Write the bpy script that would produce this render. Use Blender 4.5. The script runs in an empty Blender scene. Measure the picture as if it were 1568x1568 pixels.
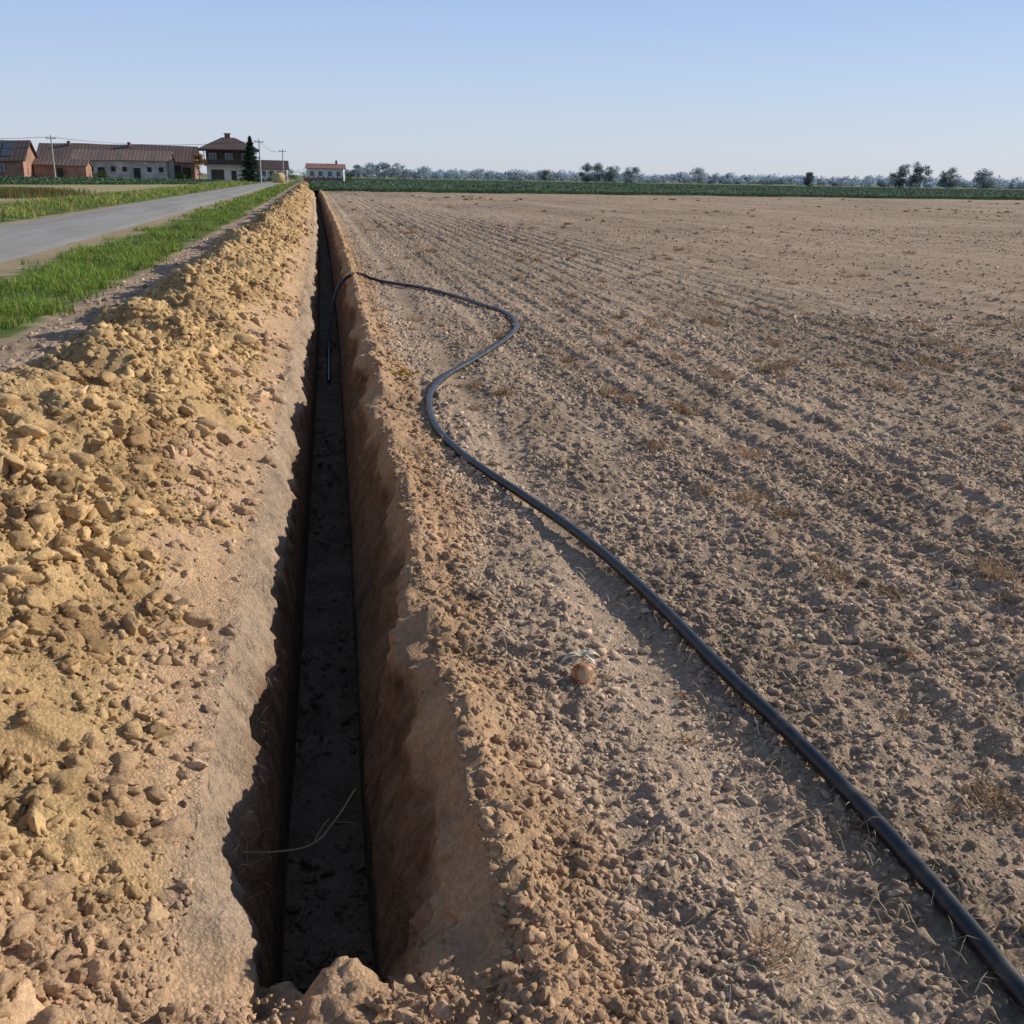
import bpy, math, random, bmesh
import numpy as np
from mathutils import Vector, Matrix
rng=np.random.default_rng(7)
random.seed(7)
scene=bpy.context.scene
COL=scene.collection

# ---------------------------------------------------------------- noise
_P=np.random.default_rng(1).permutation(4096).astype(np.int64)
_V=np.random.default_rng(2).random(4096)*2-1
def vn2(x,y,s=0):
    x=np.asarray(x,float);y=np.asarray(y,float)
    xi=np.floor(x).astype(np.int64);yi=np.floor(y).astype(np.int64)
    u=x-xi;v=y-yi
    u=u*u*u*(u*(u*6-15)+10);v=v*v*v*(v*(v*6-15)+10)
    def h(a,b):return _V[_P[(_P[(a+s*131)&4095]+b)&4095]]
    a=h(xi,yi);b=h(xi+1,yi);c=h(xi,yi+1);d=h(xi+1,yi+1)
    return (a*(1-u)+b*u)*(1-v)+(c*(1-u)+d*u)*v
def fbm(x,y,o=4,s=0,g=.5):
    r=0;a=1;t=0
    ca,sa=math.cos(.7),math.sin(.7)
    for i in range(o):
        r=r+a*vn2(x,y,s+i*7);t+=a
        x,y=(x*ca-y*sa)*2.07+3.1,(x*sa+y*ca)*2.07+1.7;a*=g
    return r/t
def crumbs(x,y,cell,s=0,keep=.8):
    """angular half-buried clods: randomly turned, flat-topped, tilted blocks"""
    gx=x/cell;gy=y/cell
    wx=.28*vn2(gx*1.3,gy*1.3,s+200);wy=.28*vn2(gx*1.3+7,gy*1.3,s+201)
    gx=gx+wx;gy=gy+wy
    xi=np.floor(gx).astype(np.int64);yi=np.floor(gy).astype(np.int64)
    out=np.zeros_like(gx)
    for dx in(-1,0,1):
        for dy in(-1,0,1):
            a=xi+dx;b=yi+dy
            q=_P[(_P[(a+s*57)&4095]+b)&4095]
            r1=_V[q]*.5+.5;r2=_V[(q*7+13)&4095]*.5+.5;r3=_V[(q*3+101)&4095]*.5+.5
            ex=gx-(a+r1);ey=gy-(b+r2)
            rad=.22+.6*r3*r3
            an=r1*6.28;ca=np.cos(an);sa=np.sin(an)
            ux=(ex*ca+ey*sa)/rad;uy=(-ex*sa+ey*ca)/(rad*(.6+.4*r2))
            d=np.maximum(np.abs(ux),np.abs(uy))*.6+.4*np.sqrt(ux*ux+uy*uy)
            top=.55+.35*ux*(r2-.5)*2+.25*uy
            hh=np.where(r1*r2*4%1<keep,np.minimum(np.clip(1.9*(1-d),0,None),np.clip(top,0,1.))*rad,0)
            hh=np.where(d<1,hh,0)
            out=np.maximum(out,hh)
    return out*cell
def sst(a,b,x):
    t=np.clip((x-a)/(b-a),0,1);return t*t*(3-2*t)

# ---------------------------------------------------------------- mesh helper
def mk(name,V,F,mat=None,col=None,smooth=False,parent=None):
    V=np.asarray(V,dtype=np.float32)
    me=bpy.data.meshes.new(name)
    Fl=F if isinstance(F,list) else [F]
    Fl=[np.asarray(f,dtype=np.int32) for f in Fl if len(f)]
    nl=sum(f.size for f in Fl);nf=sum(len(f) for f in Fl)
    me.vertices.add(len(V));me.vertices.foreach_set('co',V.ravel())
    me.loops.add(nl);me.loops.foreach_set('vertex_index',np.concatenate([f.ravel() for f in Fl]))
    me.polygons.add(nf)
    tot=np.concatenate([np.full(len(f),f.shape[1],np.int32) for f in Fl])
    st=np.concatenate([[0],np.cumsum(tot)[:-1]]).astype(np.int32)
    me.polygons.foreach_set('loop_start',st)
    me.polygons.foreach_set('loop_total',tot)
    me.polygons.foreach_set('use_smooth',np.full(nf,smooth,dtype=bool))
    me.update(calc_edges=True)
    if col is not None:
        a=me.color_attributes.new('Col','FLOAT_COLOR','POINT')
        c=np.ones((len(V),4),np.float32);c[:,:3]=col
        a.data.foreach_set('color',c.ravel())
    o=bpy.data.objects.new(name,me);COL.objects.link(o)
    if mat:me.materials.append(mat)
    if parent:o.parent=parent
    return o
def join_parts(name,L_,mat,smooth=False):
    off=0;Vs=[];Fs={3:[],4:[]};Cs=[]
    for v,f,c in L_:
        Vs.append(v);Fs[f.shape[1]].append(f+off);Cs.append(c);off+=len(v)
    return mk(name,np.concatenate(Vs),[np.concatenate(q) for q in Fs.values() if q],mat,np.clip(np.concatenate(Cs),.005,.85),smooth)

# ---------------------------------------------------------------- materials
def newmat(name):
    m=bpy.data.materials.new(name);m.use_nodes=True
    nt=m.node_tree;b=nt.nodes['Principled BSDF']
    return m,nt,b
def setspec(b,v):b.inputs['Specular IOR Level'].default_value=v
def mat_soil(name,bumpd=.012,sc=1.,spec=.05,vor=True):
    m,nt,b=newmat(name);N=nt.nodes;L=nt.links
    at=N.new('ShaderNodeAttribute');at.attribute_name='Col'
    tc=N.new('ShaderNodeTexCoord')
    n2=N.new('ShaderNodeTexNoise');n2.inputs['Scale'].default_value=42*sc;n2.inputs['Detail'].default_value=6;n2.inputs['Roughness'].default_value=.72
    L.new(tc.outputs['Object'],n2.inputs['Vector'])
    mr2=N.new('ShaderNodeMapRange');mr2.inputs['From Min'].default_value=.3;mr2.inputs['From Max'].default_value=.7
    mr2.inputs['To Min'].default_value=.72;mr2.inputs['To Max'].default_value=1.26
    L.new(n2.outputs['Fac'],mr2.inputs['Value'])
    vm=N.new('ShaderNodeVectorMath');vm.operation='SCALE'
    L.new(at.outputs['Color'],vm.inputs[0]);L.new(mr2.outputs[0],vm.inputs['Scale'])
    L.new(vm.outputs[0],b.inputs['Base Color'])
    h=n2.outputs['Fac']
    if vor:
        v=N.new('ShaderNodeTexVoronoi');v.inputs['Scale'].default_value=95*sc;v.inputs['Randomness'].default_value=1
        wv=N.new('ShaderNodeVectorMath');wv.operation='MULTIPLY_ADD';wv.inputs[1].default_value=(.02,.02,.02)
        L.new(n2.outputs['Color'],wv.inputs[0]);L.new(tc.outputs['Object'],wv.inputs[2]);L.new(wv.outputs[0],v.inputs['Vector'])
        a1=N.new('ShaderNodeMath');a1.operation='MULTIPLY_ADD'
        L.new(v.outputs['Distance'],a1.inputs[0]);a1.inputs[1].default_value=-.35;L.new(h,a1.inputs[2]);h=a1.outputs[0]
    bp=N.new('ShaderNodeBump');bp.inputs['Strength'].default_value=.95;bp.inputs['Distance'].default_value=bumpd
    L.new(h,bp.inputs['Height']);L.new(bp.outputs[0],b.inputs['Normal'])
    b.inputs['Roughness'].default_value=1;setspec(b,spec)
    return m
def mat_leaf(name,trans=.25,rough=.6,spec=.25):
    m,nt,b=newmat(name);N=nt.nodes;L=nt.links
    at=N.new('ShaderNodeAttribute');at.attribute_name='Col'
    L.new(at.outputs['Color'],b.inputs['Base Color'])
    b.inputs['Roughness'].default_value=rough;setspec(b,spec)
    if trans>0:
        tr=N.new('ShaderNodeBsdfTranslucent');L.new(at.outputs['Color'],tr.inputs['Color'])
        mx=N.new('ShaderNodeMixShader');mx.inputs[0].default_value=trans
        L.new(b.outputs[0],mx.inputs[1]);L.new(tr.outputs[0],mx.inputs[2])
        L.new(mx.outputs[0],N['Material Output'].inputs['Surface'])
    return m
def mat_noise(name,c1,c2,scale=3,rough=.8,spec=.3,bump=0,stretch=None,detail=6):
    m,nt,b=newmat(name);N=nt.nodes;L=nt.links
    tc=N.new('ShaderNodeTexCoord');mp=N.new('ShaderNodeMapping')
    if stretch:mp.inputs['Scale'].default_value=stretch
    L.new(tc.outputs['Object'],mp.inputs[0])
    n=N.new('ShaderNodeTexNoise');n.inputs['Scale'].default_value=scale;n.inputs['Detail'].default_value=detail;n.inputs['Roughness'].default_value=.65
    L.new(mp.outputs[0],n.inputs['Vector'])
    cr=N.new('ShaderNodeValToRGB');cr.color_ramp.elements[0].position=.35;cr.color_ramp.elements[1].position=.65
    cr.color_ramp.elements[0].color=(*c1,1);cr.color_ramp.elements[1].color=(*c2,1)
    L.new(n.outputs['Fac'],cr.inputs[0]);L.new(cr.outputs[0],b.inputs['Base Color'])
    b.inputs['Roughness'].default_value=rough;setspec(b,spec)
    if bump:
        bp=N.new('ShaderNodeBump');bp.inputs['Distance'].default_value=bump
        L.new(n.outputs['Fac'],bp.inputs['Height']);L.new(bp.outputs[0],b.inputs['Normal'])
    return m

# ---------------------------------------------------------------- ground geometry
def cy(y):   # gentle wander of the trench line
    return np.interp(y,[0,3.3,5,7,10,15,33,85,124,170],[0,0,.03,.06,.10,.17,.28,.30,.12,0])
def pile(x,y):
    z0=y*0
    xc=-1.46+.13*vn2(y/1.3,z0,11)+.07*vn2(y/.4,z0,12)
    hc=.54+.13*vn2(y/1.9+5,z0,13)+.11*vn2(y/.6,z0,14)+.06*vn2(y/.2,z0,16)
    hc=hc*(1-sst(165,180,y))
    xf=-.36+.04*vn2(y/.8,z0,17)
    u=np.clip((x-xf)/(xc-xf),0,1)
    xb=-2.35+.18*vn2(y/.9,z0,15)
    v=np.clip((x-xb)/(xc-xb),0,1)
    fu=.65*u+.35*u*u*(3-2*u)
    fv=.72*v+.28*v*v*(3-2*v)
    return hc*np.where(x>xc,fu,fv)
PX=np.array([-.37,-.31,-.265,-.225,-.205,-.200,.088,.094,.150,.225,.275,.325,.37,.48,.70])
PZ=np.array([ .00,-.04,-.14,-.28,-.42,-.86,-.86,-.46,-.33,-.12, .03,.105,.11,.05,.0])
def outside(x,y):
    """height away from the trench walls; x relative to trench line"""
    fy=sst(1.5,2.1,y)*(1-sst(170,174,y))
    z0=y*0
    lh=1+.45*vn2(y/.45,z0,42)+.45*vn2(y/.16,z0,43)
    z=np.where(x>0,np.interp(x,[.275,.325,.37,.48,.70],[.03,.105,.11,.05,0])*(.3+.7*fy)*lh,0)
    z=z+pile(x,y)
    return z
def masks(x,y):
    pilem=sst(-.30,-.45,x)*(1-sst(2.25,2.55,-x))
    lip=sst(.20,.28,x)*(1-sst(.50,.72,x+.10*vn2(x/.2,y/.3,49)))
    veg=sst(3.0,3.25,-x)
    field=np.clip(1-pilem-lip-veg,0,1)
    return pilem,lip,veg,field
def dirtmask(x,y):
    return sst(2.2,1.8,y+.15*vn2(x/.3,y/.3,48))*sst(.80,.40,x)*sst(-2.2,-.8,x)
def crestm(x,y,a=-.42,b=-.85):
    return sst(a,b,x+.36*fbm(x/.4,y/.5,3,44)-.06*sst(3.2,2.0,y))
def patchy(x,y):      # where loose clods have rolled; elsewhere the spoil is packed smooth
    return sst(-.50,.05,fbm(x/.28+3,y/.42,3,45))
def rough_noise(x,y):
    pilem,lip,veg,field=masks(x,y)
    near=1-sst(30,70,y)
    rut=np.exp(-((x-1.02-.05*vn2(y/3,y*0,40))/.13)**2)+.5*np.exp(-((x-1.66)/.12)**2)
    road=sst(5.2,5.45,-x)*(1-sst(9.4,9.8,-x))
    f=.015*fbm(x/.35,y/.5,4,20)+.005*vn2(x/.045,y/.045,24)*near+crumbs(x,y,.042,3)*.80*near
    f=f+crumbs(x,y,.085,5,.45)*.36*near
    fr=.6+.4*vn2(x/1.5,y/5,28)
    f=f+(.012*np.sin(x*2*math.pi/.38+1.0*vn2(x/2,y/6,27))+.007*np.sin(x*2*math.pi/.19+1.6*vn2(x/1,y/4,127)))*sst(1.2,2.0,x)*fr
    f=f+(.03*vn2(x/2.2+5,y/30,128)+.02*vn2(x/.35,y/.7,129))*sst(12,40,y)
    f=f*(1-.7*np.clip(rut,0,1))-.016*rut
    cw=crestm(x,y);pt=.25+.75*patchy(x,y)
    b=.06*fbm(x/.42,y/.46,4,30)+cw*pt*(crumbs(x,y,.065,7)*1.1+crumbs(x+5,y,.035,57)*.7)+cw*crumbs(x+3,y,.17,8,.45)*.6+.008*fbm(x/.04,y/.04,2,33)*near
    b=b*(.30+.70*cw)+(1-cw)*(crumbs(x,y,.05,10,.2)*.4+.014*fbm(x/.12,y/.16,4,58))
    l=.030*fbm(x/.15,y/.18,4,36)+crumbs(x,y,.045,9,.7)*.6+crumbs(x,y,.10,59,.25)*.35
    v=.03*fbm(x/.8,y/.8,3,38)
    z=field*f+pilem*b+lip*l+veg*v
    z=z+dirtmask(x,y)*(.01+crumbs(x,y,.030,19)*.6+crumbs(x,y,.06,29,.3)*.4+.03*fbm(x/.25,y/.25,4,47))
    z=z*(1-road)
    z=z*(1-.9*sst(60,250,np.abs(x)))
    return z
def groundz(xw,y):
    x=xw-cy(y)
    return outside(x,y)+rough_noise(x,y)

C=lambda *a:np.array(a,float)
def soilcol(x,y,z=None,gnd=False):
    n=fbm(x/.5,y/.6,4,50);n2=fbm(x/.15,y/.15,3,55);nl=fbm(x/3,y/9,3,58);ns=fbm(x/.35,y/12,3,64)
    pilem,lip,veg,field=masks(x,y)
    fc=C(.455,.335,.240)[None]*(1+.20*n+.14*n2+.20*nl+.22*ns)[:,None]
    if gnd:fc=fc*.86  # shadow between the clods painted in as a darker ground
    rut=np.exp(-((x-1.02)/.18)**2)
    fc=fc*(1+.10*rut)[:,None]
    k=sst(.25,.85,crestm(x,y,-.38,-.88)+.3*n2)
    och=C(.475,.320,.160)[None]*(1+.20*n+.18*n2)[:,None]
    dk=sst(.05,.5,fbm(x/.45+9,y/.6,3,61))[:,None]
    och=och*(1-dk)+C(.34,.215,.110)[None]*(1+.2*n2)[:,None]*dk
    sand=C(.52,.345,.212)[None]*(1+.16*n+.12*n2)[:,None]
    pc=och*k[:,None]+sand*(1-k)[:,None]
    lc=C(.43,.280,.170)[None]*(1+.18*n+.16*n2)[:,None]
    c=fc*field[:,None]+pc*pilem[:,None]+lc*lip[:,None]
    gr=C(.10,.15,.04)[None]*(1+.3*n)[:,None]
    tan=C(.38,.30,.19)[None]*(1+.14*n)[:,None]
    g=sst(3.05,3.3,-x+.45*n)*(1-sst(4.85,5.2,-x+.45*n2))
    left=sst(9.8,10.1,-x+.3*n)
    g=np.maximum(g,left*(1-sst(14,18,-x+2*nl)))
    g=g*(1-.6*sst(.2,.5,n))
    vc=gr*g[:,None]+tan*(1-g)[:,None]
    dry=C(.40,.34,.19)[None]*(1+.1*n)[:,None]
    fl=sst(15,19,-x)
    vc=vc*(1-fl)[:,None]+dry*fl[:,None]
    c=c+vc*veg[:,None]
    dm=dirtmask(x,y)[:,None]*.9
    c=c*(1-dm)+lc*1.03*dm
    fy=(sst(300,420,y))[:,None]
    c=c*(1-fy)+C(.20,.22,.12)[None]*fy
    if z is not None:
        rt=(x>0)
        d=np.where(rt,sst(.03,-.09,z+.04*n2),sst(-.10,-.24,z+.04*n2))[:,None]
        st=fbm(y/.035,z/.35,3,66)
        moist_shade=C(.215,.125,.072)[None]*(1+.30*n2+.35*st)[:,None]  # damp soil, darkened further with the wall's shade from the lip down
        c=c*(1-d)+moist_shade*d
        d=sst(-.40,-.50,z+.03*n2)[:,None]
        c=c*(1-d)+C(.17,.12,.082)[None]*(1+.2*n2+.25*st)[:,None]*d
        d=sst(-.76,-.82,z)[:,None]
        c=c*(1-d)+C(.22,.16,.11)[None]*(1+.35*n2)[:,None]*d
    return np.clip(c,.01,.8)

def geo(a,b,s0,g):
    out=[a];s=s0
    while out[-1]<b:
        out.append(out[-1]+s);s*=g
    return out
right=list(np.arange(.48,2.2,.0105))+list(np.arange(2.2,6,.019))+geo(6.,3000,.03,1.04)
left=list(np.arange(-.385,-2.7,-.0115))+list(np.arange(-2.7,-3.3,-.03))+list(np.arange(-3.3,-10,-.12))+[-v for v in geo(10.,3000,.25,1.06)]
seg=np.sqrt(np.diff(PX)**2+np.diff(PZ)**2)
S=np.concatenate([[0],np.cumsum(seg)])
ss=np.concatenate([np.linspace(a,b,max(2,int((b-a)/.0105)+1))[:-1] for a,b in zip(S[:14],S[1:15])])
tx=np.interp(ss,S,PX);tz=np.interp(ss,S,PZ)
ok=(tx<.47);tx=tx[ok];tz=tz[ok]
cx=np.concatenate([np.array(left[::-1]),tx,np.array(right)])
cz=np.concatenate([np.zeros(len(left)),tz,np.zeros(len(right))])
istr=np.concatenate([np.zeros(len(left),bool),(tx<.335),np.zeros(len(right),bool)])
ys=[-6,-4,-2.5,-1.5,-.8,-.2,.3,.7,.95];y=1.1
while y<45:ys.append(y);y+=max(.0062,.0038*y)
while y<3000:ys.append(y);y*=1.03 if y>110 else 1.008
ys=np.array(ys)
X,Y=np.meshgrid(cx,ys);Zp=np.tile(cz,(len(ys),1));T=np.tile(istr,(len(ys),1))
x=X.ravel();yy=Y.ravel();zp=Zp.ravel();t=T.ravel()
zo=outside(x,yy)+rough_noise(x,yy)
endf=sst(1.66,2.42,yy+.15*vn2(x/.15,yy/.2,70))*(1-sst(170,173,yy))
wn=.045*fbm(yy/.30,zp/.25+x*3,5,72)+.014*vn2(yy/.05,zp/.06,76)
upper=sst(-.48,-.10,zp)
ft=sst(-.80,-.86,zp)
scal=.045*vn2(yy/.55,zp/.8,82)+.018*np.abs(vn2(yy/.19,zp/.2,83))
stre=.008*fbm(yy/.03,zp/.5,2,84)
xt=x+(wn*(.22+1.0*upper)+upper*scal+stre)*(1-ft)
zt=zp+upper*(.035*fbm(yy/.12,x/.05,3,77)+crumbs(yy,x*1.5,.045,15,.6)*.6)+ft*(.02*fbm(x/.1,yy/.1,4,78)+crumbs(x,yy,.04,18,.5)*.4+.04*fbm(yy/1.2,yy*0,2,80))
ez=.02*fbm(x/.12,yy/.12,4,81)+crumbs(x,yy,.035,21)*.5
zt=zt*endf+(1-endf)*ez+ez*sst(3.0,2.4,yy)*ft
bl=np.clip(np.minimum(sst(-.37,-.31,x),1-sst(.27,.335,x)),0,1)
xf=np.where(t,x+(xt-x)*bl,x)
zf=np.where(t,zo*(1-bl)+zt*bl,zo)
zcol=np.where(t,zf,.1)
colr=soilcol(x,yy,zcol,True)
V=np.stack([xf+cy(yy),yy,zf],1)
nr,nc=len(ys),len(cx)
idx=np.arange(nr*nc).reshape(nr,nc)
F=np.stack([idx[:-1,:-1],idx[:-1,1:],idx[1:,1:],idx[1:,:-1]],-1).reshape(-1,4)
M_soil=mat_soil('soil')
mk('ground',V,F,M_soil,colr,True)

# ---------------------------------------------------------------- clods
def ico(sub):
    bm=bmesh.new();bmesh.ops.create_icosphere(bm,subdivisions=sub,radius=1)
    v=np.array([p.co[:] for p in bm.verts]);f=np.array([[q.index for q in p.verts] for p in bm.faces])
    bm.free();return v,f
def clod_shape(sub,seed):
    v,f=ico(sub);r=np.random.default_rng(seed)
    v=v.copy()
    nn=fbm(v[:,0]*1.1+seed*3.1+v[:,2]*1.3,v[:,1]*1.1+v[:,2]*.9,3,seed%50)
    nf=fbm(v[:,0]*2.6+seed*1.1+v[:,2]*2.3,v[:,1]*2.6-v[:,2]*1.9,2,seed%40)
    v*=(1+.50*nn+.25*nf)[:,None]
    for k in range(8 if sub>1 else 4):      # planar breaks give an angular crumb
        n=r.normal(size=3);n/=np.linalg.norm(n);d=.34+.45*r.random()
        s=v@n;over=np.clip(s-d,0,None);v-=np.outer(over*.85,n)
    if sub==1:v*=1+.25*r.normal(size=len(v))[:,None]
    v*=1+.09*r.normal(size=len(v))[:,None]
    v*=np.array([1.3,.75+.35*r.random(),.6+.35*r.random()])
    return v,f
SH={s:[clod_shape(s,100*s+i) for i in range(14)] for s in(1,2,3)}
def scatter(name,x,y,r,sub,mat,colf,sink=.30,zf=groundz,tint=.16):
    Vs=[];Fs=[];Cs=[];off=0
    xw=x+cy(y)
    z=zf(xw,y)
    col=colf(x,y)*(1+tint*rng.normal(size=len(x)))[:,None]
    var=rng.integers(0,14,len(x))
    a=rng.random(len(x))*6.283;b=rng.normal(size=len(x))*.7
    for s in(1,2,3):
        for k in range(14):
            m=(sub==s)&(var==k)
            n=m.sum()
            if n==0:continue
            v,f=SH[s][k]
            ca,sa=np.cos(a[m]),np.sin(a[m]);cb,sb=np.cos(b[m]),np.sin(b[m])
            vx=v[None,:,0];vy=v[None,:,1];vz=v[None,:,2]
            y1=vy*cb[:,None]-vz*sb[:,None];z1=vy*sb[:,None]+vz*cb[:,None]
            x2=vx*ca[:,None]-y1*sa[:,None];y2=vx*sa[:,None]+y1*ca[:,None]
            R=r[m][:,None]
            P=np.stack([xw[m][:,None]+x2*R,y[m][:,None]+y2*R,(z[m]+r[m]*(.5-sink*1.6))[:,None]+z1*R],-1)
            Vs.append(P.reshape(-1,3));Cs.append(np.repeat(np.clip(col[m],.01,.9),len(v),0))
            Fs.append((f[None]+(np.arange(n)*len(v))[:,None,None]+off).reshape(-1,3));off+=n*len(v)
    return mk(name,np.concatenate(Vs),np.concatenate(Fs),mat,np.concatenate(Cs),True)
def lod(r,y):
    px=r/np.sqrt(y*y+2.5)*1027
    return np.where(px>7,3,np.where(px>2.4,2,1))
def band(n,x0,x1,y0,y1,med,sig,rmax,fan=True,pw=1.):
    y=y0+(y1-y0)*rng.random(n)**pw
    x=rng.uniform(x0,x1,n)
    if fan:
        k=x<(.74*y+.7);x=x[k];y=y[k]
    r=np.minimum(med*np.exp(sig*rng.normal(size=len(x))),rmax)
    return x,y,r
B=[band(20000,.50,2.6,1.2,3,.0056,.55,.021),band(44000,.50,5,3,6,.0072,.55,.027),
   band(42000,.50,9.5,6,12,.0100,.5,.034),band(34000,.5,26,12,36,.015,.45,.045,True,1.3),band(26000,.42,60,28,112,.024,.4,.06,True,1.5),
   band(1200,-3.1,-2.3,8,30,.018,.5,.05,False)]
x=np.concatenate([b[0] for b in B]);y=np.concatenate([b[1] for b in B]);r=np.concatenate([b[2] for b in B])
rut=np.exp(-((x-1.02)/.15)**2)+.5*np.exp(-((x-1.66)/.13)**2)
dens=.5+.5*fbm(x/.5,y/.9,3,90)
k=(rng.random(len(x))<(.10+1.05*dens)*(1-.7*np.clip(rut,0,1)))
x,y,r=x[k],y[k],r[k]
M_clod=mat_soil('clod_soil',.009,1.5,.05,False)
scatter('field_clods',x,y,r,lod(r,y),M_clod,lambda x,y:soilcol(x,y)*1.08)
B=[band(15000,-2.2,-.36,1.3,3.2,.0070,.8,.044,False),band(24000,-2.3,-.36,3.2,7,.0086,.8,.058,False),
   band(15000,-2.4,-.36,7,14,.013,.75,.07,False),band(9000,-2.5,-.4,14,40,.022,.65,.085,False),band(4000,-2.5,-.4,40,165,.05,.4,.12,False)]
x=np.concatenate([b[0] for b in B]);y=np.concatenate([b[1] for b in B]);r=np.concatenate([b[2] for b in B])
k=rng.random(len(x))<(.05+.95*crestm(x,y,-.40,-.90)*(.14+.86*patchy(x,y)))
x,y,r=x[k],y[k],r[k]
n=46;yb=4+30*rng.random(n)**1.4;xb=rng.normal(-1.42,.22,n);rb=rng.uniform(.05,.085,n)
a=band(5200,.28,.70,1.5,6,.0055,.65,.024,False);b=band(4000,.28,.68,6,30,.010,.5,.035,False);c=band(8500,-1.6,.9,1.2,2.1,.0046,.65,.022,False)
x=np.concatenate([x,xb,a[0],b[0],c[0]]);y=np.concatenate([y,yb,a[1],b[1],c[1]]);r=np.concatenate([r,rb,a[2],b[2],c[2]])
k=~((y>1.72)&(x>-.34)&(x<.32));x,y,r=x[k],y[k],r[k]
scatter('spoil_heap_clods',x,y,r,lod(r,y),M_clod,lambda x,y:soilcol(x,y)*1.05)
n=1800
y=2.3+rng.random(n)**2*14;x=rng.uniform(-.19,.08,n);r=np.minimum(.007*np.exp(.6*rng.normal(size=n)),.028)
def floorz(xw,y):
    e=sst(1.66,2.42,y);return -.85*e+.012
scatter('trench_crumbs',x,y,r,lod(r,y),M_clod,lambda x,y:C(.21,.155,.105)[None]*np.ones((len(x),1)),zf=floorz)

# ---------------------------------------------------------------- blades
def blades(px,py,pz,h,w,az,lean,curl,col,tip=None):
    n=len(px)
    dx,dy=np.cos(az),np.sin(az);sx,sy=-dy,dx
    V=np.zeros((n,5,3))
    t1=lean*.5;t2=lean+curl
    mx=px+dx*np.sin(t1)*h*.55;my=py+dy*np.sin(t1)*h*.55;mz=pz+np.cos(t1)*h*.55
    ex=mx+dx*np.sin(t2)*h*.45;ey=my+dy*np.sin(t2)*h*.45;ez=mz+np.cos(t2)*h*.45
    V[:,0]=np.stack([px-sx*w/2,py-sy*w/2,pz],1);V[:,1]=np.stack([px+sx*w/2,py+sy*w/2,pz],1)
    V[:,2]=np.stack([mx-sx*w*.4,my-sy*w*.4,mz],1);V[:,3]=np.stack([mx+sx*w*.4,my+sy*w*.4,mz],1)
    V[:,4]=np.stack([ex,ey,ez],1)
    f=np.array([[0,1,3],[0,3,2],[2,3,4]])
    F=(f[None]+(np.arange(n)*5)[:,None,None]).reshape(-1,3)
    return V.reshape(-1,3),F,np.repeat(col,5,0)
M_grass=mat_leaf('grass_blades',.3,.7,.1)
M_dry=mat_leaf('dry_straw',.25,.8,.05)
def U(a,b,n):return rng.uniform(a,b,n)
def grasscol(n,dryf=.15):
    g=C(.175,.26,.045)[None]*(1+.3*rng.normal(size=n))[:,None]
    yel=C(.36,.30,.13)[None]
    k=(rng.random(n)<dryf)[:,None]
    return np.clip(np.where(k,yel,g),.01,.6)
def verge(n,x0,x1,y0,y1,h,w,dryf,sd):
    u=rng.random(n);y=y0*(y1/y0)**u
    x=U(x0,x1,n)
    m=fbm(x/.7,y/1.1,3,sd)
    edge=np.minimum(x-x0,x1-x)
    k=(rng.random(n)<.50+1.3*m)&(edge>.8*(.45+fbm(x/.6,y/.8,3,sd+5)))
    x,y=x[k],y[k];m=m[k];n=len(x)
    sc=1+y/45
    hh=h*(.4+rng.random(n))*(.75+.25*sc)*(.8+.8*np.clip(m,0,1))
    xw=x+cy(y)
    return blades(xw,y,groundz(xw,y)-.01,hh,w*sc*(.7+.6*rng.random(n)),U(0,6.28,n),U(0,1.0,n),U(0,1.1,n),grasscol(n,dryf)*(1+.5*m)[:,None])
P=[verge(80000,-5.35,-2.95,9,45,.13,.008,.14,95),verge(22000,-5.5,-3.1,45,170,.14,.02,.22,96),
   verge(30000,-15,-9.8,28,200,.22,.018,.38,97)]
n=9000
x=rng.normal(-18.8,1.6,n);y=rng.normal(73,3,n)
P.append(blades(x,y,x*0,.25+.45*rng.random(n),U(.02,.05,n),U(0,6.28,n),U(0,.6,n),U(0,.8,n),np.where((rng.random(n)<.35)[:,None],C(.25,.12,.06),C(.12,.17,.05))*U(.6,1.3,n)[:,None]))
join_parts('verge_grass',P,M_grass)

# dry weed tufts
T=[(2.21,4.88,.13),(2.08,3.73,.11),(.92,1.70,.10),(2.76,3.63,.14),(1.76,2.15,.10),(2.19,7.65,.14),(2.56,7.02,.12),(2.52,5.72,.13),
   (3.39,8.23,.12),(14.08,23.44,.24),(6.29,9.80,.16),(6.27,8.62,.15),(3.92,8.49,.14),(2.01,5.94,.12),(1.99,4.97,.08),(2.3,4.6,.09),(2.25,3.55,.08),
   (1.05,2.6,.04),(3.3,4.5,.07),(4.6,6.2,.09),(2.3,7.4,.10),(2.15,3.9,.08),(2.6,6.9,.08),(2.7,3.4,.08),(2.9,3.8,.06)]
for i in range(250):     # loose groups
    y=math.exp(random.uniform(math.log(7),math.log(105)));x=random.uniform(.9,.8*y+1)
    if float(fbm(np.array([x/3.]),np.array([y/9.]),2,99)[0])<0 and random.random()<.75:continue
    for j in range(random.choice((1,1,2,3,5))):
        T.append((x+random.gauss(0,.3+y*.02),y+random.gauss(0,.3+y*.03),random.uniform(.03,.13)*(1+y/60)))
for i in range(70):
    y=random.uniform(2,9);x=random.uniform(.9,.72*y+.6);T.append((x,y,random.uniform(.02,.05)))
P=[]
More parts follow.
